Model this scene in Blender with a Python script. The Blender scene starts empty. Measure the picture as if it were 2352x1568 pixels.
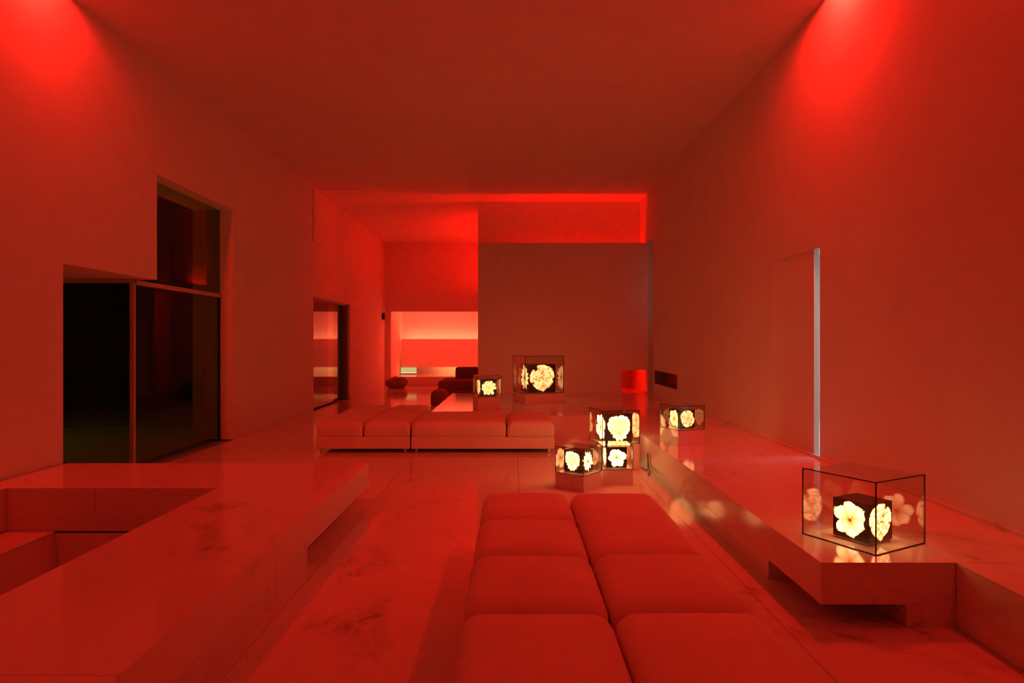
import bpy, bmesh, math, random
from mathutils import Vector, Matrix, noise
random.seed(7)
PI = math.pi
C = bpy.context.scene.collection
scene = bpy.context.scene

# ------------------------------------------------------------------ camera, world, exposure
CAMZ, FPX = 1.5, 1480.0
cam_d = bpy.data.cameras.new('camera'); cam_d.sensor_width = 36.0
cam_d.lens = FPX / 2352.0 * 36.0; cam_d.clip_start = 0.02
cam = bpy.data.objects.new('camera', cam_d); C.objects.link(cam)
cam.location = (0, 0, CAMZ); cam.rotation_euler = (PI / 2, 0, 0)
scene.camera = cam
w = bpy.data.worlds.new('night'); scene.world = w; w.use_nodes = True
w.node_tree.nodes['Background'].inputs[0].default_value = (0.010, 0.012, 0.010, 1)
w.node_tree.nodes['Background'].inputs[1].default_value = 0.08
vs = scene.view_settings
vs.view_transform = 'Standard'; vs.look = 'None'; vs.exposure = 0.0; vs.gamma = 1.0; vs.use_curve_mapping = False
scene.cycles.max_bounces = 9; scene.cycles.diffuse_bounces = 4; scene.cycles.glossy_bounces = 4
scene.cycles.use_light_tree = False; scene.cycles.use_adaptive_sampling = True; scene.cycles.adaptive_threshold = .08
scene.cycles.transparent_max_bounces = 40; scene.cycles.sample_clamp_indirect = 6.0

RED = (1.0, 0.0095, 0.0055)
DEEP = (1.0, 0.0045, 0.0012)
WARM = (1.0, 0.30, 0.11)
NEUT = (0.72, 1.0, 0.92)

def area(name, loc, rot, sx, sy, power, col, spread=PI):
    d = bpy.data.lights.new(name, 'AREA'); d.shape = 'RECTANGLE'; d.size = sx; d.size_y = sy
    d.energy = power; d.color = col; d.spread = spread
    o = bpy.data.objects.new(name, d); C.objects.link(o); o.location = loc; o.rotation_euler = rot
    return o

# room's own lamps: ceiling slots along both side walls
ZC = 4.83
XL, XR = -4.27, 3.05
P_SLOT = 208.0
for yy, k in ((5.62, .345), (3.4, .10), (0.9, .06), (-1.6, .03)):
    area('slot_lamp_light', (XL + .17, yy, 4.97), (math.radians(28), 0, 0), .16, .30, P_SLOT * k * .9, RED)
for yy, k in ((5.76, .565), (3.5, .13), (0.9, .07), (-1.6, .03)):
    area('slot_lamp_light', (XR - .17, yy, 4.97), (math.radians(28), 0, 0), .16, .30, P_SLOT * k, RED)
# lamps hidden behind the partition and in the far room, plus added lights
area('gap_lamp_light', (1.30, 15.16, 1.62), (PI, 0, 0), 2.5, .10, 96, DEEP)
area('gap_lamp_light_low', (1.90, 15.16, 1.50), (0, 0, 0), 1.6, .10, 16, DEEP)
area('added_passage_light', (-.62, 19.0, 3.02), (PI, 0, 0), .10, 4.2, 66, DEEP)  # added light, out of view, brightens the passage ceiling and walls
area('far_room_lamp_light', (-2.2, 22.7, 2.95), (0, 0, 0), 3.2, .8, 72, (1, .024, .010))
area('far_panel_lamp_light', (-2.4, 23.72, 1.50), (math.radians(165), 0, 0), 3.1, .10, 16, (1, .20, .085))
area('far_panel_lamp_light_low', (-1.7, 23.72, .70), (0, 0, 0), 2.0, .10, 7, (1, .30, .08))
area('hall_lamp_light', (4.1, 7.6, 2.75), (0, 0, 0), 1.2, 2.4, 26, NEUT)
area('niche_lamp_light', (3.17, 13.97, 2.6), (PI / 2, 0, 0), .14, 1.6, .10, (.95, .85, .68))
gd = bpy.data.lights.new('added_terrace_light', 'POINT'); gd.energy = 16; gd.color = (1, .80, .10); gd.shadow_soft_size = .06  # added light outside the view, lifts the terrace and outer reveal
go = bpy.data.objects.new('added_terrace_light', gd); C.objects.link(go); go.location = (-8.0, 8.3, 1.72)

# ------------------------------------------------------------------ helpers
def obj(name, bm, mat=None, parent=None, smooth=False):
    me = bpy.data.meshes.new(name); bm.to_mesh(me); bm.free()
    if smooth:
        for p in me.polygons: p.use_smooth = True
    o = bpy.data.objects.new(name, me); C.objects.link(o)
    if mat: me.materials.append(mat)
    if parent: o.parent = parent
    return o

def share(name, me, parent=None, loc=(0, 0, 0), rot=(0, 0, 0)):
    o = bpy.data.objects.new(name, me); C.objects.link(o)
    o.parent = parent; o.location = loc; o.rotation_euler = rot
    return o

def tag(o, label, cat, group=None):
    o['label'] = label; o['category'] = cat
    if group: o['group'] = group
    return o

def struct(o, label=None):
    o['kind'] = 'structure'
    if label: o['label'] = label
    return o

def thing(name, label, cat, loc=(0, 0, 0), rz=0, group=None):
    o = bpy.data.objects.new(name, None); C.objects.link(o)
    o.location = loc; o.rotation_euler = (0, 0, rz); o.empty_display_size = .1
    return tag(o, label, cat, group)

def box(bm, x0, x1, y0, y1, z0, z1):
    v = [bm.verts.new(p) for p in ((x0, y0, z0), (x1, y0, z0), (x1, y1, z0), (x0, y1, z0),
                                   (x0, y0, z1), (x1, y0, z1), (x1, y1, z1), (x0, y1, z1))]
    for f in ((3, 2, 1, 0), (4, 5, 6, 7), (0, 1, 5, 4), (1, 2, 6, 5), (2, 3, 7, 6), (3, 0, 4, 7)):
        bm.faces.new([v[i] for i in f])

def bevel(bm, r, seg=2):
    bmesh.ops.bevel(bm, geom=list(bm.edges), offset=r, segments=seg, affect='EDGES', profile=.5)

def boxobj(name, b, mat, parent=None, bev=0):
    bm = bmesh.new(); box(bm, *b)
    if bev: bevel(bm, bev)
    return obj(name, bm, mat, parent)

def holed(bm, lo, hi, axis, holes):
    """solid slab lo..hi with rectangular holes right through along `axis`; holes = (u0,u1,v0,v1) in the other two axes"""
    a, b = [i for i in range(3) if i != axis]
    us = sorted({lo[a], hi[a], *[h[0] for h in holes], *[h[1] for h in holes]})
    vsn = sorted({lo[b], hi[b], *[h[2] for h in holes], *[h[3] for h in holes]})
    us = [u for u in us if lo[a] <= u <= hi[a]]; vsn = [v for v in vsn if lo[b] <= v <= hi[b]]
    NU, NV = len(us) - 1, len(vsn) - 1
    solid = [[not any(h[0] <= (us[i] + us[i + 1]) / 2 <= h[1] and h[2] <= (vsn[j] + vsn[j + 1]) / 2 <= h[3] for h in holes)
              for j in range(NV)] for i in range(NU)]
    cache = {}
    def V(u, v, t):
        k = (u, v, t)
        if k not in cache:
            p = [0, 0, 0]; p[a] = us[u]; p[b] = vsn[v]; p[axis] = (lo, hi)[t][axis]
            cache[k] = bm.verts.new(p)
        return cache[k]
    for i in range(NU):
        for j in range(NV):
            if not solid[i][j]: continue
            bm.faces.new([V(i, j, 1), V(i + 1, j, 1), V(i + 1, j + 1, 1), V(i, j + 1, 1)])
            bm.faces.new([V(i, j + 1, 0), V(i + 1, j + 1, 0), V(i + 1, j, 0), V(i, j, 0)])
            for di, dj, e in ((-1, 0, ((i, j), (i, j + 1))), (1, 0, ((i + 1, j + 1), (i + 1, j))),
                              (0, -1, ((i + 1, j), (i, j))), (0, 1, ((i, j + 1), (i + 1, j + 1)))):
                ni, nj = i + di, j + dj
                if 0 <= ni < NU and 0 <= nj < NV and solid[ni][nj]: continue
                p, q = e
                bm.faces.new([V(*p, 0), V(*p, 1), V(*q, 1), V(*q, 0)])
    bmesh.ops.recalc_face_normals(bm, faces=list(bm.faces))

# ------------------------------------------------------------------ materials
def mat(name):
    m = bpy.data.materials.new(name); m.use_nodes = True
    nt = m.node_tree; b = nt.nodes['Principled BSDF']
    return m, nt, b

def ramp(nt, stops):
    r = nt.nodes.new('ShaderNodeValToRGB')
    while len(r.color_ramp.elements) < len(stops): r.color_ramp.elements.new(.5)
    for e, (p, c) in zip(r.color_ramp.elements, stops): e.position = p; e.color = (*c, 1)
    return r

def m_plaster(name, col):
    m, nt, b = mat(name)
    tc = nt.nodes.new('ShaderNodeTexCoord')
    n = nt.nodes.new('ShaderNodeTexNoise'); n.inputs['Scale'].default_value = 2.2; n.inputs['Detail'].default_value = 5
    r = ramp(nt, ((.3, tuple(c * .96 for c in col)), (.7, col)))
    n.inputs['Detail'].default_value = 2
    nt.links.new(tc.outputs['Object'], n.inputs['Vector']); nt.links.new(n.outputs['Fac'], r.inputs[0])
    nt.links.new(r.outputs[0], b.inputs['Base Color']); b.inputs['Roughness'].default_value = .75
    b.inputs['Specular IOR Level'].default_value = .25
    return m

def m_marble(name, rough=.10, base=(.80, .78, .75), vein=(.30, .26, .24), amt=.5):
    m, nt, b = mat(name)
    L = nt.links
    geo = nt.nodes.new('ShaderNodeNewGeometry')
    oi = nt.nodes.new('ShaderNodeObjectInfo')
    n1 = nt.nodes.new('ShaderNodeTexNoise'); n1.inputs['Scale'].default_value = .9; n1.inputs['Detail'].default_value = 5
    n1.inputs['Roughness'].default_value = .65; n1.inputs['Distortion'].default_value = 1.3
    L.new(geo.outputs['Position'], n1.inputs['Vector'])
    # thin veins: ridges of a distorted noise
    n2 = nt.nodes.new('ShaderNodeTexNoise'); n2.inputs['Scale'].default_value = 1.5; n2.inputs['Detail'].default_value = 3
    n2.inputs['Distortion'].default_value = 2.2
    L.new(geo.outputs['Position'], n2.inputs['Vector'])
    ab = nt.nodes.new('ShaderNodeMath'); ab.operation = 'SUBTRACT'; ab.inputs[1].default_value = .5
    L.new(n2.outputs['Fac'], ab.inputs[0])
    ab2 = nt.nodes.new('ShaderNodeMath'); ab2.operation = 'ABSOLUTE'; L.new(ab.outputs[0], ab2.inputs[0])
    rv = ramp(nt, ((0, (1, 1, 1)), (.035, (0, 0, 0)))); L.new(ab2.outputs[0], rv.inputs[0])
    # smudges
    rs = ramp(nt, ((.56, (0, 0, 0)), (.78, (1, 1, 1)))); L.new(n1.outputs['Fac'], rs.inputs[0])
    mul = nt.nodes.new('ShaderNodeMath'); mul.operation = 'MULTIPLY'
    L.new(rv.outputs[0], mul.inputs[0]); L.new(rs.outputs[0], mul.inputs[1])
    mx = nt.nodes.new('ShaderNodeMath'); mx.operation = 'MULTIPLY_ADD'
    L.new(mul.outputs[0], mx.inputs[0]); mx.inputs[1].default_value = .8
    sm = nt.nodes.new('ShaderNodeMath'); sm.operation = 'MULTIPLY'; sm.inputs[1].default_value = amt
    L.new(rs.outputs[0], sm.inputs[0]); L.new(sm.outputs[0], mx.inputs[2])
    mix = nt.nodes.new('ShaderNodeMixRGB'); mix.inputs[1].default_value = (*base, 1); mix.inputs[2].default_value = (*vein, 1)
    L.new(mx.outputs[0], mix.inputs[0])
    hs = nt.nodes.new('ShaderNodeHueSaturation')
    mr = nt.nodes.new('ShaderNodeMapRange'); mr.inputs[3].default_value = .95; mr.inputs[4].default_value = 1.03
    L.new(oi.outputs['Random'], mr.inputs[0]); L.new(mr.outputs[0], hs.inputs['Value'])
    L.new(mix.outputs[0], hs.inputs['Color']); L.new(hs.outputs[0], b.inputs['Base Color'])
    b.inputs['Roughness'].default_value = rough; b.inputs['IOR'].default_value = 1.52
    return m

def m_plain(name, col, rough=.5, metal=0, spec=.5):
    m, nt, b = mat(name)
    tc = nt.nodes.new('ShaderNodeTexCoord')
    n = nt.nodes.new('ShaderNodeTexNoise'); n.inputs['Scale'].default_value = 30
    r = ramp(nt, ((.3, tuple(c * .93 for c in col)), (.7, col)))
    nt.links.new(tc.outputs['Object'], n.inputs['Vector']); nt.links.new(n.outputs['Fac'], r.inputs[0])
    nt.links.new(r.outputs[0], b.inputs['Base Color'])
    b.inputs['Roughness'].default_value = rough; b.inputs['Metallic'].default_value = metal
    b.inputs['Specular IOR Level'].default_value = spec
    return m

def m_fabric(name, col):
    m, nt, b = mat(name)
    tc = nt.nodes.new('ShaderNodeTexCoord')
    wv = nt.nodes.new('ShaderNodeTexNoise'); wv.inputs['Scale'].default_value = 420
    big = nt.nodes.new('ShaderNodeTexNoise'); big.inputs['Scale'].default_value = 3
    r = ramp(nt, ((.3, tuple(c * .9 for c in col)), (.7, col)))
    nt.links.new(tc.outputs['Object'], big.inputs['Vector']); nt.links.new(big.outputs['Fac'], r.inputs[0])
    nt.links.new(r.outputs[0], b.inputs['Base Color'])
    nt.links.new(tc.outputs['Object'], wv.inputs['Vector'])
    bp = nt.nodes.new('ShaderNodeBump'); bp.inputs['Strength'].default_value = .25; bp.inputs['Distance'].default_value = .002
    nt.links.new(wv.outputs['Fac'], bp.inputs['Height']); nt.links.new(bp.outputs[0], b.inputs['Normal'])
    b.inputs['Roughness'].default_value = .95; b.inputs['Specular IOR Level'].default_value = .1
    b.inputs['Sheen Weight'].default_value = .15
    return m

def m_glass(name, tint=(.95, .95, .94), k=1.0, g=.7):
    m = bpy.data.materials.new(name); m.use_nodes = True
    nt = m.node_tree; nt.nodes.clear()
    out = nt.nodes.new('ShaderNodeOutputMaterial')
    tr = nt.nodes.new('ShaderNodeBsdfTransparent'); tr.inputs[0].default_value = (*tint, 1)
    gl = nt.nodes.new('ShaderNodeBsdfGlossy'); gl.inputs['Roughness'].default_value = 0.0
    gl.inputs[0].default_value = (1, 1, 1, 1)
    fr = nt.nodes.new('ShaderNodeLayerWeight'); fr.inputs['Blend'].default_value = .5
    f2 = nt.nodes.new('ShaderNodeMath'); f2.operation = 'POWER'; f2.inputs[1].default_value = 4.0
    nt.links.new(fr.outputs['Facing'], f2.inputs[0])
    f3 = nt.nodes.new('ShaderNodeMath'); f3.operation = 'MULTIPLY_ADD'; f3.inputs[1].default_value = g; f3.inputs[2].default_value = .045 * k
    f3.use_clamp = True
    nt.links.new(f2.outputs[0], f3.inputs[0])
    mx = nt.nodes.new('ShaderNodeMixShader')
    nt.links.new(f3.outputs[0], mx.inputs[0]); nt.links.new(tr.outputs[0], mx.inputs[1]); nt.links.new(gl.outputs[0], mx.inputs[2])
    nt.links.new(mx.outputs[0], out.inputs[0])
    return m

def m_emit_attr(name, strength):
    m = bpy.data.materials.new(name); m.use_nodes = True
    nt = m.node_tree; nt.nodes.clear()
    out = nt.nodes.new('ShaderNodeOutputMaterial'); e = nt.nodes.new('ShaderNodeEmission')
    at = nt.nodes.new('ShaderNodeAttribute'); at.attribute_name = 'print_colour'
    nt.links.new(at.outputs['Color'], e.inputs[0]); e.inputs[1].default_value = strength
    nt.links.new(e.outputs[0], out.inputs[0])
    return m

def m_emit(name, col, strength):
    m = bpy.data.materials.new(name); m.use_nodes = True
    nt = m.node_tree; nt.nodes.clear()
    out = nt.nodes.new('ShaderNodeOutputMaterial'); e = nt.nodes.new('ShaderNodeEmission')
    e.inputs[0].default_value = (*col, 1); e.inputs[1].default_value = strength
    nt.links.new(e.outputs[0], out.inputs[0])
    return m

PLASTER = m_plaster('white_plaster', (.88, .87, .86))
CEILM = m_plaster('ceiling_plaster', (.88, .87, .86))
MARBLE = m_marble('polished_marble', .10)
MFLOOR = m_marble('polished_marble_floor', .09, (.74, .72, .69), (.24, .2, .18), .5)
MJOINT = m_plain('joint_grout', (.25, .22, .2), .9)
FABRIC = m_fabric('cream_fabric', (.80, .74, .68))
FABRIC_D = m_fabric('brown_fabric', (.30, .22, .18))
BLACK = m_plain('black_acrylic', (.008, .007, .006), .18)
DARKMET = m_plain('dark_metal', (.03, .028, .026), .4, .6)
STEEL = m_plain('brushed_steel', (.5, .5, .5), .3, 1)
CASEGL = m_glass('case_glass', (.93, .92, .90), 1.0)
WINGL = m_glass('window_glass', (.78, .75, .62), .18, .22)
DOORGL = m_glass('door_glass', (.70, .68, .62), .5, .75)
EDGE = m_plain('case_edge', (.012, .01, .008), .35)
PLINTH = m_marble('plinth_marble', .08, (.78, .76, .73), (.4, .36, .33), .25)
TERR = m_plain('terrace_stone', (.42, .36, .20), .8)
OUTW = m_plain('outside_render', (.40, .34, .18), .85)

# ------------------------------------------------------------------ the setting
YB, YF = -3.0, 21.7          # wall behind the camera, far end wall
ZP = .34                     # platform height
Z0 = .12                     # underside of the platform slabs
PX = -1.366                  # edge of the left platform
RX = 1.62                    # edge of the right platform
YPL = 6.15                   # far end of the left platform
JX, JY = (-1.29, 1.36), (4.32, 2.02)   # floor joints

# floor: substrate with the stairwell hole, marble slabs as its pieces
bm = bmesh.new()
holed(bm, (-4.9, YB - .3, -.30), (3.6, 24.2, -.020), 2, [(-3.66, -2.29, -1.05, 5.15)])
floor = struct(obj('floor', bm, MJOINT), 'polished pale marble slab floor glowing red')
def grid_cuts(lo, hi, off, step, mn=.02):
    k = math.ceil((lo - off) / step); cuts = [lo]
    while off + k * step < hi - mn:
        c = off + k * step
        if c > lo + mn: cuts.append(c)
        k += 1
    return cuts + [hi]
_slabcache = {}
def slab_piece(parent, x0, x1, y0, y1, z0, z1, material, name='slab', g=.0016):
    key = (round(x1 - x0, 4), round(y1 - y0, 4), round(z1 - z0, 4), material.name)
    if key not in _slabcache:
        bm = bmesh.new(); hx, hy = (x1 - x0) / 2 - g, (y1 - y0) / 2 - g
        box(bm, -hx, hx, -hy, hy, 0, z1 - z0); bevel(bm, .0012, 1)
        me = bpy.data.meshes.new(name); bm.to_mesh(me); bm.free(); me.materials.append(material)
        _slabcache[key] = me
    return share(name, _slabcache[key], parent, ((x0 + x1) / 2, (y0 + y1) / 2, z0))
def tile(parent, x0, x1, y0, y1, z0, z1, material):
    xs = grid_cuts(x0, x1, *JX); ys = grid_cuts(y0, y1, *JY)
    for a, b in zip(xs, xs[1:]):
        for c, d in zip(ys, ys[1:]):
            slab_piece(parent, a, b, c, d, z0, z1, material)
for r in ((-1.95, 2.33, YB, YPL), (XL, 1.66, YPL, 10.10), (XL, -1.30, 10.10, YF), (-1.30, 1.38, 14.5, YF), (1.38, XR, 16.9, YF), (-3.99, -3.61, 0.2, 5.10)):
    tile(floor, *r, -.020, 0, MFLOOR)

# stairwell below the floor
bm = bmesh.new()
box(bm, -3.66, -3.61, -1.0, 5.10, -2.6, -.02)
box(bm, -2.34, -2.29, -1.0, 5.10, -2.6, -.02)
box(bm, -3.66, -2.29, 5.10, 5.15, -2.6, -.02)
box(bm, -3.66, -2.29, -1.05, -1.0, -2.6, -.02)
box(bm, -3.66, -2.29, -1.05, 5.15, -2.65, -2.6)
struct(obj('wall_stairwell', bm, PLASTER), 'dark shaft of the sunken stairwell beside the left platform')
st = bpy.data.objects['wall_stairwell']
for k in range(9):
    boxobj('step', (-3.60, -2.35, -.9 + k * .30, -.9 + (k + 1) * .30, -.42 - k * .2 - .1, -.42 - k * .2), MARBLE, st)

# ceiling with the two light slots along the walls
bm = bmesh.new()
SL = (XL, XL + .34, YB, 6.10); SR = (XR - .34, XR, YB, 6.24)
holed(bm, (XL - .6, YB - .3, ZC), (XR + .6, 24.6, ZC + .25), 2, [SL, SR, (XL, XL + .95, 14.10, 14.17)])
ceiling = struct(obj('ceiling', bm, CEILM), 'high plain plaster ceiling')
bm = bmesh.new()
for s in (SL, SR):
    box(bm, s[0] - .08, s[1] + .08, s[2] - .05, s[3] + .05, 5.30, 5.36)
    box(bm, s[0] - .08, s[0], s[2], s[3], ZC + .25, 5.30); box(bm, s[1], s[1] + .08, s[2], s[3], ZC + .25, 5.30)
    box(bm, s[0] - .08, s[1] + .08, s[3], s[3] + .05, ZC + .25, 5.30)
box(bm, XL - .02, XL + 1.0, 14.05, 14.22, ZC + .24, ZC + .30)
obj('light_trough', bm, CEILM, ceiling)

# left wall: stepped window, glass door, shadow-gap groove
bm = bmesh.new()
holed(bm, (XL - .61, YB - .3, 0), (XL, 24.2, ZC), 0,
      [(6.13, 9.86, -1, 2.24), (7.75, 9.86, 2.2, 3.51), (13.86, 17.0, -1, 2.47), (13.80, 13.88, 3.65, ZC + 1)])
wall_left = struct(obj('wall_left', bm, PLASTER), 'tall left wall with stepped dark window')
boxobj('groove_back', (XL - .40, XL - .34, 13.78, 13.90, 3.60, ZC), PLASTER, wall_left)
# outside skin seen through the glass, and the terrace
bm = bmesh.new()
box(bm, XL - .61 - .004, XL - .20, 9.856, 9.86, 0, 3.51)
obj('outer_reveal', bm, OUTW, wall_left)
struct(boxobj('floor_terrace', (-15, XL - .40, 2.0, 11.0, -.12, -.003), TERR), 'dim stone terrace outside the dark window')
# niche return by the window
bm = bmesh.new()
box(bm, -5.75, -5.60, 6.0, 7.62, 0, 2.24); box(bm, -5.75, XL - .60, 5.98, 6.13, 0, 2.24); box(bm, -5.75, XL - .60, 5.98, 7.66, 2.24, 2.40)
obj('niche_return', bm, PLASTER, wall_left)

GX = XL - .20
w1 = bpy.data.objects.new('window_1', None); C.objects.link(w1); struct(w1, 'stepped floor-to-lintel window with dark glass in the left wall')
FRAME = m_plain('window_frame_paint', (.55, .5, .46), .5)
boxobj('pane', (-5.60, GX - .03, 7.59, 7.60, .0, 2.19), WINGL, w1)
boxobj('pane', (GX - .012, GX, 7.63, 9.855, .0, 2.17), WINGL, w1)
boxobj('pane', (GX - .012, GX, 7.76, 9.855, 2.23, 3.505), WINGL, w1)
boxobj('mullion', (GX - .03, GX + .015, 7.585, 7.63, 0, 2.19), FRAME, w1)
boxobj('transom', (GX - .03, GX + .03, 7.63, 9.855, 2.17, 2.225), FRAME, w1)
boxobj('head_rail', (-5.60, GX, 7.585, 7.625, 2.19, 2.235), FRAME, w1)
boxobj('end_post', (GX - .016, GX + .010, 9.83, 9.858, 0, 2.17), DARKMET, w1)

d1 = bpy.data.objects.new('door_1', None); C.objects.link(d1); struct(d1, 'sliding glass door in the left wall reflecting the bright far room')
boxobj('pane', (XL - .105, XL - .095, 13.87, 15.75, 0.01, 2.46), DOORGL, d1)
boxobj('pane', (XL - .175, XL - .165, 15.05, 16.98, 0.01, 2.46), DOORGL, d1)
boxobj('door_frame', (XL - .20, XL - .06, 16.90, 16.995, 0, 2.465), m_plain('bronze_frame', (.22, .17, .14), .5), d1)
boxobj('head_rail', (XL - .19, XL - .08, 13.865, 16.90, 2.43, 2.468), FRAME, d1)
boxobj('outside_floor', (-9.5, XL - .41, 11.2, 22, -.12, -.003), TERR, d1)

# right wall: sliding door gap, low slot, tall niche
bm = bmesh.new()
holed(bm, (XR, YB - .3, 0), (XR + .25, 17.2, ZC), 0,
      [(6.385, 7.50, ZP, 2.43), (11.9, 13.8, .605, .885), (13.93, 14.50, ZP, 3.72)])
wall_right = struct(obj('wall_right', bm, PLASTER), 'tall right wall above the long marble ledge')
NICHE = m_plaster('niche_plaster', (.66, .68, .62))
bm = bmesh.new(); box(bm, XR + .25, XR + .30, 13.85, 14.6, .2, 3.85); obj('niche_back', bm, NICHE, wall_right)
bm = bmesh.new(); box(bm, XR + .18, XR + .24, 11.88, 13.82, .58, .91)
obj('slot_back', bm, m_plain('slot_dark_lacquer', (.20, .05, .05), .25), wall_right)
bm = bmesh.new(); box(bm, XR + .003, XR + .18, 13.795, 13.7995, .606, .884); box(bm, XR + .003, XR + .18, 11.905, 13.795, .6055, .609)
obj('slot_lining', bm, m_plain('slot_grey_lining', (.30, .30, .27), .6), wall_right)
d2 = bpy.data.objects.new('door_2', None); C.objects.link(d2); struct(d2, 'white sliding door in the right wall left slightly open')
boxobj('door_leaf', (XR + .003, XR + .055, 6.515, 7.499, ZP + .001, 2.4285), PLASTER, d2)
# hall behind the door
bm = bmesh.new()
box(bm, 5.0, 5.1, 5.0, 10.2, 0, 2.9); box(bm, XR + .25, 5.1, 10.1, 10.2, 0, 2.9); box(bm, XR + .25, 5.1, 4.9, 5.0, 0, 2.9)
box(bm, XR + .25, 5.1, 4.9, 10.2, 2.85, 2.95); box(bm, XR + .25, 5.1, 4.9, 10.2, ZP - .1, ZP)
struct(obj('wall_hall', bm, PLASTER), 'pale hallway glimpsed through the open door gap')
# baseboard lip
struct(boxobj('baseboard_right', (XR - .030, XR, YB, 16.9, ZP, ZP + .028), MARBLE, None, .003), 'low marble lip at the foot of the right wall')

# wall behind the camera, partition, middle wall, far end wall
struct(boxobj('wall_behind', (XL - .3, XR + .3, YB - .3, YB, 0, ZC), PLASTER), 'plain wall behind the viewer')
bm = bmesh.new()
holed(bm, (-.764, 14.50, ZP), (XR, 14.75, 3.72), 1, [(2.46, 4, 0, .863)])
struct(obj('wall_partition', bm, PLASTER), 'free-standing partition wall with small square opening at its foot')
bm = bmesh.new()
holed(bm, (-.81, 15.35, 0), (XR, 15.60, ZC), 1, [(1.4, 4, 0, 1.25)])
struct(obj('wall_middle', bm, PLASTER), 'wall glowing bright red above the partition')
bm = bmesh.new()
box(bm, 1.2, XR, 16.72, 16.85, 0, 1.4); box(bm, 1.2, 1.4, 15.60, 16.72, 0, 1.4); box(bm, 1.2, XR, 15.60, 16.85, 1.25, 1.40)
obj('alcove', bm, PLASTER, bpy.data.objects['wall_middle'])
struct(boxobj('wall_passage', (-.50, -.30, 15.60, YF, 0, ZC), PLASTER), 'side wall of the red passage')
bm = bmesh.new()
holed(bm, (XL, YF, 0), (XR, YF + .22, ZC), 1, [(-4.08, -.55, .31, 2.51)])
struct(obj('wall_far', bm, PLASTER), 'red end wall with wide opening to the bright far room')
bm = bmesh.new()
box(bm, XL, .4, 24.0, 24.15, 0, 3.1); box(bm, -4.25, -4.08, YF + .22, 24.0, 0, 3.1); box(bm, .3, .45, YF + .22, 24.0, 0, 3.1)
box(bm, XL, .45, YF + .22, 24.15, 3.0, 3.1)
struct(obj('wall_far_room', bm, PLASTER), 'orange lit wall of the far room')
struct(boxobj('floor_far_room', (-4.25, .45, YF + .22, 24.0, .2, .305), MARBLE), 'raised floor of the far room')
tag(boxobj('wall_panel', (-4.02, .2, 23.42, 23.48, .57, 1.59), PLASTER, None, .004), 'long low red panel across the bright far room', 'panel')
lw = thing('lit_slot_window', 'small pale yellow lit window low in the far room corner', 'window', (-3.74, 23.40, .31))
boxobj('pane', (-.30, .27, .0, .012, .085, .25), m_emit('pale_lit_glass', (.78, .62, .20), .80), lw)
boxobj('sill_light', (-.30, .27, -.004, .012, .045, .075), m_emit('pale_lit_sill', (1, .85, .42), 1.0), lw)
boxobj('frame', (-.32, .29, .012, .03, 0, .262), FRAME, lw)
tag(boxobj('wall_sensor', (XL, XL + .09, 21.15, 21.25, 2.22, 2.44), BLACK, None, .006), 'tiny black box fixed high on the left wall by the far opening', 'sensor')

# housing of the gap light bar; unseen bodies for the added lights
boxobj('added_light_shelf', (-.72, -.50, 16.8, 21.2, 2.94, 3.0), PLASTER, bpy.data.objects['wall_passage'])  # made-up shelf that hides the added passage light
gl = bpy.data.objects['floor_terrace']
boxobj('added_light_post', (-8.22, -8.16, 8.27, 8.33, 0, 1.87), DARKMET, gl); boxobj('added_light_cap', (-8.2, -7.8, 8.1, 8.5, 1.87, 1.93), DARKMET, gl)  # made-up post and cap around the added terrace light, never in view
hb = bpy.data.objects['wall_middle']
boxobj('light_bar', (0, 2.6, 15.12, 15.20, 1.53, 1.60), DARKMET, hb)
for xx in (.3, 2.3): boxobj('light_bracket', (xx, xx + .05, 15.20, 15.35, 1.54, 1.58), DARKMET, hb)

# ------------------------------------------------------------------ marble platforms
pl = thing('marble_platform', 'low polished marble platform at left with a sunken stairwell in it', 'platform')
for a, b in zip(grid_cuts(YB + .2, YPL, 4.26, 2.02), grid_cuts(YB + .2, YPL, 4.26, 2.02)[1:]):
    slab_piece(pl, -2.34, PX, a, b, Z0, ZP, MARBLE)
for a, b in ((XL, -3.3), (-3.3, -2.34)):
    slab_piece(pl, max(a, XL + .022), b, 5.10, YPL, Z0, ZP, MARBLE)
for a, b in zip(grid_cuts(YB + .2, 5.10, 4.26, 2.02), grid_cuts(YB + .2, 5.10, 4.26, 2.02)[1:]):
    slab_piece(pl, XL + .022, -4.0, a, b, Z0, ZP, MARBLE)
bm = bmesh.new(); e = .002
box(bm, -2.34, PX, YB + .2, 4.30, 0, Z0); box(bm, -2.34, -1.82, 4.30, YPL, 0, Z0)
box(bm, XL + .022, -2.34, 5.10, YPL, 0, Z0); box(bm, XL + .022, -4.0, YB + .2, 5.10, 0, Z0)
obj('base', bm, MARBLE, pl)

pr = thing('marble_platform', 'long marble ledge platform along the right wall turning under the partition', 'platform')
cuts = [3.38, 4.6, 6.4, 8.4, 10.10]
for a, b in zip(cuts, cuts[1:]): slab_piece(pr, RX, 2.33, a, b, Z0, ZP, MARBLE)
cy = [YB + .2, -1.0, 1.0, 3.38, 4.6, 6.4, 8.4, 10.10]
for a, b in zip(cy, cy[1:]): slab_piece(pr, 2.33, XR - .022, a, b, Z0, ZP, MARBLE)
cx = [-1.34, .02, 1.38, 2.33, XR - .022]
for a, b in zip(cx, cx[1:]):
    for c, d in ((10.10, 12.3), (12.3, 14.50)): slab_piece(pr, a, b, c, d, Z0, ZP, MARBLE)
    if a >= 1: slab_piece(pr, a, b, 14.50, 16.72, Z0, ZP, MARBLE)
bm = bmesh.new()
box(bm, RX, 2.33, 4.07, 10.10, 0, Z0); box(bm, 2.07, 2.33, 3.38, 4.07, 0, Z0)
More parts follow.
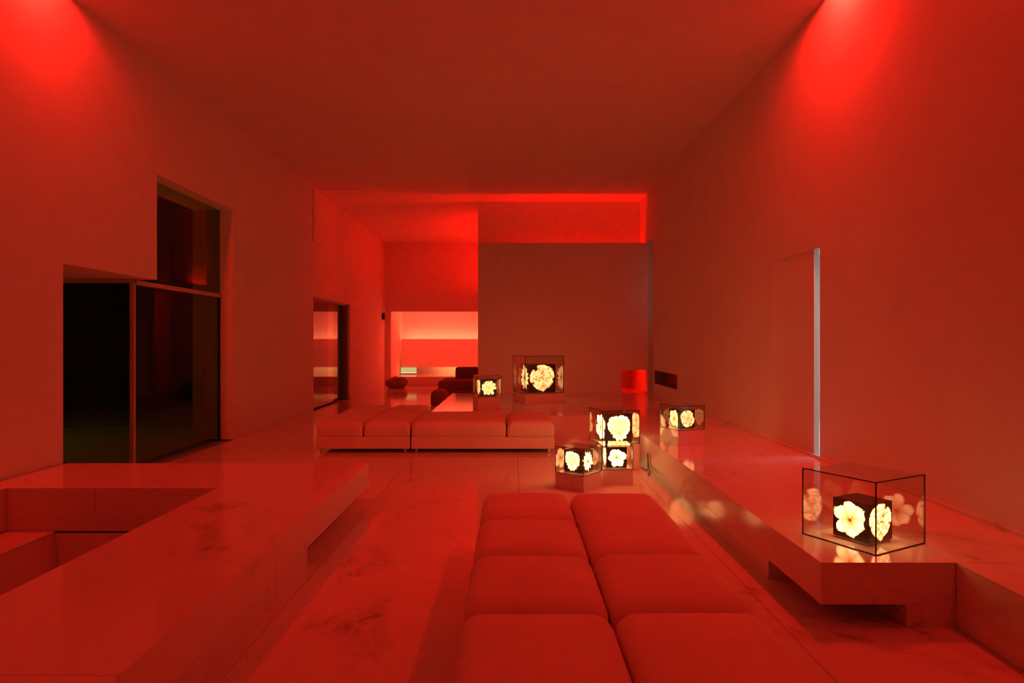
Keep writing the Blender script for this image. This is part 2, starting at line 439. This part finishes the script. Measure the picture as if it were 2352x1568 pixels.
box(bm, 2.33, XR - .022, YB + .2, 16.72, 0, Z0); box(bm, -1.34, 2.33, 10.10, 14.50, 0, Z0); box(bm, 1.38, 2.33, 14.50, 16.72, 0, Z0)
obj('base', bm, MARBLE, pr)

# ------------------------------------------------------------------ sofas
def rounded(bm, cx, cy, cz, sx, sy, sz, r, puff=.0, n=14, seed=0, wr=0.0, nz=6):
    """soft cushion block centred at c, half sizes s, corner radius r"""
    def sheet(ax, sg):
        a, b = [i for i in range(3) if i != ax]
        na = nz if a == 2 else n; nb = nz if b == 2 else n
        S = (sx, sy, sz); g = []
        for i in range(na + 1):
            row = []
            for j in range(nb + 1):
                # denser near the rim
                u = math.sin((i / na - .5) * PI); v = math.sin((j / nb - .5) * PI)
                p = [0, 0, 0]; p[ax] = sg * S[ax]; p[a] = u * S[a]; p[b] = v * S[b]
                rr = r * (.35 + .65 * (p[2] / sz * .5 + .5))
                inn = [max(-(S[k] - rr), min(S[k] - rr, p[k])) for k in range(3)]
                d = Vector([p[k] - inn[k] for k in range(3)])
                if d.length > 1e-9: d = d.normalized() * rr
                q = Vector(inn) + d
                fx, fy = 1 - abs(q.x / sx) ** 3, 1 - abs(q.y / sy) ** 3
                if q.z > 0: q.z += puff * fx * fy
                if wr and q.z > 0:
                    q.z += wr * fx * fy * noise.noise(Vector((q.x * 2 + seed, q.y * 9, seed)))
                row.append(bm.verts.new((q.x + cx, q.y + cy, q.z + cz)))
            g.append(row)
        for i in range(na):
            for j in range(nb):
                f = [g[i][j], g[i + 1][j], g[i + 1][j + 1], g[i][j + 1]]
                bm.faces.new(f)
    for ax in range(3):
        for sg in (-1, 1): sheet(ax, sg)
    bmesh.ops.remove_doubles(bm, verts=list(bm.verts), dist=1e-5)
    bmesh.ops.recalc_face_normals(bm, faces=list(bm.faces))

def cushion(parent, x0, x1, y0, y1, z0, z1, r=.06, puff=.03, wr=0.0, name='cushion', material=None, seed=0):
    bm = bmesh.new()
    rounded(bm, (x0 + x1) / 2, (y0 + y1) / 2, (z0 + z1) / 2, (x1 - x0) / 2 - .003, (y1 - y0) / 2 - .003, (z1 - z0) / 2, r, puff, 18, seed, wr)
    return obj(name, bm, material or FABRIC, parent, True)

def sofa_module(label, x0, x1, y0, y1, cushions, zt=.42, wr=0, leg_in=.07, group=None):
    t = thing('sofa_module', label, 'sofa', ((x0 + x1) / 2, (y0 + y1) / 2, 0), 0, group)
    ox, oy = t.location.x, t.location.y
    bm = bmesh.new(); box(bm, x0 - ox + .004, x1 - ox - .004, y0 - oy + .004, y1 - oy - .004, .055, .215); bevel(bm, .012, 3)
    obj('base', bm, FABRIC, t)
    for k, (a, b, c, d) in enumerate(cushions):
        cushion(t, a - ox, b - ox, c - oy, d - oy, .212, zt, .080, .022, wr, seed=k * 3.1)
    for sx in (x0 + leg_in, x1 - leg_in):
        for sy in (y0 + leg_in, y1 - leg_in):
            bm = bmesh.new(); box(bm, sx - ox - .02, sx - ox + .02, sy - oy - .02, sy - oy + .02, 0, .06); bevel(bm, .004, 1)
            obj('leg', bm, STEEL, t)
    return t

# near daybed: two long modules side by side
sofa_module('left half of the near cream daybed, with three short cushions', -.205, .402, 1.25, 4.62,
            [(-.205, .402, 3.93, 4.62), (-.205, .402, 3.28, 3.93), (-.205, .402, 2.60, 3.28), (-.205, .402, 1.25, 2.60)], .425, .010, group='sofa modules')
sofa_module('right half of the near cream daybed, whose farthest cushion is long', .408, 1.01, 1.25, 4.62,
            [(.408, 1.01, 3.30, 4.62), (.408, 1.01, 2.61, 3.30), (.408, 1.01, 1.25, 2.61)], .425, .006, group='sofa modules')
# far sofa across the room
sofa_module('left block of the far sofa beside the open floor, deeper than its neighbour', -2.64, -1.372, 8.66, 10.92,
            [(-2.64, -2.01, 8.66, 9.68), (-2.00, -1.372, 8.66, 9.68), (-2.64, -2.01, 9.68, 10.92), (-2.00, -1.372, 9.68, 10.92)], .42, .012, group='sofa modules')
sofa_module('right block of the far sofa, one wide and one narrow cushion', -1.362, .575, 8.66, 9.98,
            [(-1.362, -.078, 8.66, 9.98), (-.070, .575, 8.66, 9.98)], .42, .010, group='sofa modules')
# passage sofa
t = thing('armchair_sofa', 'dark shadowed sofa with low square back in the passage', 'sofa', (-1.25, 17.0, 0))
cushion(t, -.63, .62, -.75, .75, .05, .30, .04, 0, name='base', material=FABRIC_D)
cushion(t, -.62, .61, -.74, .74, .30, .50, .05, .01, name='seat_cushion', material=FABRIC_D)
cushion(t, -.28, .62, .35, .74, .50, .80, .05, .01, name='back_cushion', material=FABRIC_D)
for sx in (-.55, .55):
    for sy in (-.65, .65): boxobj('leg', (sx - .02, sx + .02, sy - .02, sy + .02, 0, .06), STEEL, t)
# round pouf at the platform corner and soft heap in the far corner
bm = bmesh.new(); rounded(bm, 0, 0, .18, .20, .24, .18, .15, .01, 14)
o = obj('round_pouf', bm, FABRIC_D, None, True); o.location = (-1.72, 15.35, 0); tag(o, 'dark round pouf on the floor in front of the passage sofa', 'pouf')
bm = bmesh.new()
bmesh.ops.create_icosphere(bm, subdivisions=4, radius=1)
for v in bm.verts:
    p = v.co.copy(); k = 1 + .22 * noise.noise(p * 1.7) + .08 * noise.noise(p * 4)
    v.co = Vector((p.x * .36 * k, p.y * .26 * k, max(p.z * .20 * k, -.17) + .17))
o = obj('floor_cushion', bm, FABRIC_D, None, True); o.location = (-3.68, 20.7, 0)
tag(o, 'dark crumpled floor cushion in the far left corner of the passage', 'cushion')

# ------------------------------------------------------------------ flower lanterns
def flower_mesh(kind, seed, size, gam=1.0):
    """flat backlit flower print: overlapping petals, tone stored per vertex; lies in the local x-z plane, facing -y"""
    rnd = random.Random(seed)
    verts, faces, tone = [], [], []
    lift = [0.0]
    def petal(cx, cz, ang, length, width, base_t, tip_t, curl=.0, wob=.06, edge=.72):
        NU, NV = 6, 6
        lift[0] += .00022
        st = len(verts); ph = rnd.uniform(0, 9)
        ca, sa = math.cos(ang), math.sin(ang)
        for i in range(NU + 1):
            t = i / NU
            prof = (.22 + .78 * math.sin(PI / 2 * t / .62)) if t < .62 else math.sqrt(max(.0, 1 - ((t - .62) / .385) ** 2))
            for j in range(NV + 1):
                s = j / NV * 2 - 1
                tip = 1 + wob * math.sin(s * 4.2 + ph) * t
                l = t * length * tip; wd = s * width * prof * (1 + wob * .6 * math.sin(t * 7 + ph))
                x = cx + ca * l - sa * wd; z = cz + sa * l + ca * wd
                x = max(-.465, min(.465, x)); z = max(-.465, min(.465, z))
                verts.append((x * size, -lift[0], z * size))
                b = base_t + (tip_t - base_t) * min(1, t * 1.5)
                rim = max(abs(s) ** 5, max(0, (t - .7) / .3) ** 3)
                b *= 1 - (1 - edge) * rim
                b *= 1 - .16 * (.5 + .5 * math.sin(s * 10 + ph)) * (1 - .5 * t)
                tone.append(max(0, b))
        for i in range(NU):
            for j in range(NV):
                a = st + i * (NV + 1) + j
                faces.append((a, a + 1, a + NV + 2, a + NV + 1))
    if kind == 'rose':
        for (n, r0, ln, wd, b0, b1) in ((5, .17, .28, .25, .5, 1.0), (4, .12, .24, .24, .30, 1.0), (4, .08, .19, .20, .28, 1.0), (3, .05, .15, .17, .26, .95), (3, .02, .11, .12, .24, .95), (2, 0, .07, .07, .22, .9)):
            a0 = rnd.uniform(0, 6)
            for k in range(n):
                a = a0 + k * 2 * PI / n + rnd.uniform(-.3, .3)
                petal(r0 * math.cos(a), r0 * math.sin(a) + .02, a, ln * rnd.uniform(.82, 1.1), wd * rnd.uniform(.85, 1.1), b0, b1, edge=.42, wob=.07)
        a = rnd.uniform(-1.9, -.9); petal(.22 * math.cos(a), .22 * math.sin(a), a, .24, .10, .4, .8, edge=.5)
    elif kind == 'blossom':
        n = 6; a0 = rnd.uniform(0, 6)
        for k in (0, 2, 4, 1, 3, 5):
            a = a0 + k * 2 * PI / n + rnd.uniform(-.16, .16)
            petal(.02 * math.cos(a), .02 * math.sin(a), a, .46 * rnd.uniform(.76, 1.08), .185 * rnd.uniform(.82, 1.12), .55, 1.0, edge=.74, wob=.07)
        for k in range(12):
            a = k * 2 * PI / 12 + rnd.uniform(-.2, .2)
            petal(0, 0, a, .12 * rnd.uniform(.6, 1.4), .012, .2, .5, wob=0)
        for k in range(5): petal(0, 0, k * 1.256, .035, .022, .10, .2, wob=0)
    elif kind == 'daisy':
        for (n, ln, wd, b1) in ((13, .44, .066, .92), (11, .37, .062, 1.0)):
            a0 = rnd.uniform(0, 6)
            for k in range(n):
                a = a0 + k * 2 * PI / n + rnd.uniform(-.1, .1)
                petal(.02 * math.cos(a), .02 * math.sin(a), a, ln * rnd.uniform(.8, 1.08), wd * rnd.uniform(.85, 1.2), .5, b1, edge=.6)
        for k in range(8): petal(0, 0, k * PI / 4, .07, .035, .15, .3, wob=.03)
    elif kind == 'camellia':   # many small round overlapping petals with a clear centre
        for (n, r0, ln, wd, b0) in ((9, .20, .24, .10, .6), (8, .14, .20, .095, .5), (7, .08, .16, .085, .45), (5, .03, .12, .07, .4), (4, 0, .07, .05, .3)):
            a0 = rnd.uniform(0, 6)
            for k in range(n):
                a = a0 + k * 2 * PI / n + rnd.uniform(-.12, .12)
                petal(r0 * math.cos(a), r0 * math.sin(a), a, ln * rnd.uniform(.85, 1.15), wd * rnd.uniform(.9, 1.15), b0, 1.0, edge=.5, wob=.06)
        for k in range(4): petal(0, 0, k * 1.57, .025, .016, .1, .2, wob=0)
    else:  # peony: stacked ragged ruffle
        for row in range(7):
            zz = -.24 + row * .078; half = .36 * math.sqrt(max(.15, 1 - ((row - 3.6) / 4.4) ** 2))
            for k in range(5):
                xx = -half + 2 * half * k / 4
                a = PI / 2 + xx * -2.2 + rnd.uniform(-.3, .3)
                petal(xx * .62, zz, a, .20 * rnd.uniform(.7, 1.25), .105, .45, 1.0, edge=.55, wob=.12)
        for k in range(6): petal(.0, -.14, PI * 1.02 + k * .19 * PI, .27 * rnd.uniform(.8, 1.2), .085, .4, .9, edge=.55, wob=.1)
    me = bpy.data.meshes.new('flower_print'); me.from_pydata(verts, [], faces)
    at = me.color_attributes.new('print_colour', 'FLOAT_COLOR', 'POINT')
    for i, b in enumerate(tone):
        b = b ** gam
        at.data[i].color = (b ** .9, .50 * b ** 1.35, .19 * b ** 1.9, 1)
    me.update()
    return me

EMIT = {k: m_emit_attr('flower_glow_' + k, v) for k, v in (('blaze', 11.5), ('bright', 7.0), ('soft', 3.0))}

def lantern(label, x, y, z, rz, W, H, plinth, inner, glow, kinds, seed, inner_h=None):
    """glass case of width W and height H over a black cube lantern, on a marble plinth"""
    t = thing('flower_lantern', label, 'lantern', (x, y, z), rz, 'glass-cased flower lanterns')
    h = W / 2; ih = inner_h or inner
    zb = plinth
    if plinth:
        boxobj('plinth', (-h, h, -h, h, 0, plinth), PLINTH, t, .002)
    g = .003; th = .006
    case = boxobj('glass_top', (-h + g, h - g, -h + g, h - g, zb + H - th, zb + H), CASEGL, t)
    for nm, b in (('glass_pane', (-h, h, -h, -h + th)), ('glass_pane', (-h, h, h - th, h)),
                  ('glass_pane', (-h, -h + th, -h + th, h - th)), ('glass_pane', (h - th, h, -h + th, h - th))):
        boxobj(nm, (*b, zb + .001, zb + H - th - .0005), CASEGL, t)
    # dark bonded edges
    ew = max(.0026, W * .0062)
    bm = bmesh.new()
    for sx, sy in ((-1, -1), (1, -1), (-1, 1)):
        box(bm, sx * h - ew, sx * h + ew, sy * h - ew, sy * h + ew, zb, zb + H)
    for zz in (zb + ew, zb + H):
        box(bm, -h - ew, -h + ew, -h, h, zz - ew, zz + ew)
        box(bm, -h, h, -h - ew, -h + ew, zz - ew, zz + ew)
    obj('case_edges', bm, EDGE, t)
    i = inner / 2; lz = zb + .012
    bm = bmesh.new(); box(bm, -i, i, -i, i, lz, lz + ih); bevel(bm, .002, 1)
    cube = obj('lantern_cube', bm, BLACK, t)
    bm = bmesh.new(); box(bm, -i * .93, i * .93, -i * .93, i * .93, zb, lz)
    obj('foot', bm, m_steel, cube)
    for k in range(4):
        me = flower_mesh(kinds[k % len(kinds)], seed + k, inner * 1.04, {'blaze': 1.25, 'bright': 1.5, 'soft': 1.15}[glow]); me.materials.append(EMIT[glow])
        f = share('flower_print', me, cube)
        a = k * PI / 2
        f.rotation_euler = (0, 0, a)
        f.location = (math.sin(a) * (i + .0006), -math.cos(a) * (i + .0006), lz + ih / 2)
    return t
m_steel = STEEL

A5 = math.atan2(.189, .353)
def corner(px, py, W, rz):
    """centre of a square base from its nearest (front) corner; sides run along rz and rz+90deg"""
    ux, uy = math.cos(rz), math.sin(rz)
    return px + (ux - uy) * W / 2, py + (uy + ux) * W / 2

HP = CAMZ - ZP
cx_, cy_ = corner(1.699 * HP, 3.008 * HP, .455, A5)
lantern('largest-looking glass flower lantern, standing without plinth on the end of the right ledge', cx_, cy_, ZP, A5, .455, .395, 0, .222, 'bright', ['rose', 'blossom', 'rose', 'blossom'], 11)
rz = math.radians(21); cx_, cy_ = corner(1.843, 7.15, .35, rz)
lantern('small flower lantern on a plinth on the right ledge, near the low wall slot', cx_, cy_, ZP, rz, .35, .268, .17, .205, 'soft', ['rose', 'peony', 'rose', 'blossom'], 21)
rz = math.radians(51); cx_, cy_ = corner(.711, 6.40, .34, rz)
lantern('left one of the three flower lanterns on the floor, turned cornerwise', cx_, cy_, 0, rz, .34, .265, .16, .215, 'blaze', ['daisy', 'rose', 'blossom', 'peony'], 31)
lantern('smallest floor lantern facing straight on, right in front of the taller one', 1.10, 6.90, 0, math.radians(1.5), .325, .25, .16, .215, 'blaze', ['blossom', 'daisy', 'rose', 'daisy'], 41)
rz = math.radians(12); cx_, cy_ = corner(1.045, 7.45, .46, rz)
lantern('tallest of the three floor lanterns, raised behind the two smaller ones', cx_, cy_, 0, rz, .46, .39, .305, .33, 'blaze', ['peony', 'rose', 'daisy', 'blossom'], 51)
rz = math.radians(16.5); cx_, cy_ = corner(.243, 11.95, .76, rz)
lantern('big flower lantern standing before the partition wall, showing one large rose', cx_, cy_, ZP, rz, .76, .695, .19, .53, 'soft', ['rose', 'daisy', 'blossom', 'daisy'], 61)
rz = math.radians(15); cx_, cy_ = corner(-.578, 10.86, .405, rz)
lantern('small flower lantern behind the far sofa at the corner of the bright opening', cx_, cy_, ZP, rz, .405, .365, .215, .29, 'soft', ['camellia', 'peony', 'rose', 'peony'], 71)

# power cable on the floor by the ledge
pts = [Vector(p) for p in ((1.54, 7.66, .006), (1.55, 7.50, .006), (1.59, 7.55, .008), (1.606, 7.62, .06), (1.609, 7.64, .17), (1.604, 7.58, .05), (1.58, 7.40, .006), (1.52, 7.18, .006))]
path = []
for i in range(len(pts) - 1):
    p0, p1, p2, p3 = pts[max(i - 1, 0)], pts[i], pts[i + 1], pts[min(i + 2, len(pts) - 1)]
    for k in range(6):
        u = k / 6
        path.append(.5 * (2 * p1 + (p2 - p0) * u + (2 * p0 - 5 * p1 + 4 * p2 - p3) * u * u + (3 * p1 - p0 - 3 * p2 + p3) * u ** 3))
path.append(pts[-1])
bm = bmesh.new(); rings = []
for i, p in enumerate(path):
    d = (path[min(i + 1, len(path) - 1)] - path[max(i - 1, 0)]).normalized()
    n1 = d.cross(Vector((.3, .2, 1))).normalized(); n2 = d.cross(n1)
    rings.append([bm.verts.new(p + .004 * (n1 * math.cos(k * PI / 3) + n2 * math.sin(k * PI / 3))) for k in range(6)])
for r0, r1 in zip(rings, rings[1:]):
    for k in range(6): bm.faces.new([r0[k], r0[(k + 1) % 6], r1[(k + 1) % 6], r1[k]])
o = obj('power_cable', bm, EDGE, None, True)
tag(o, 'thin dark power cable between the floor lanterns and the ledge', 'cable')
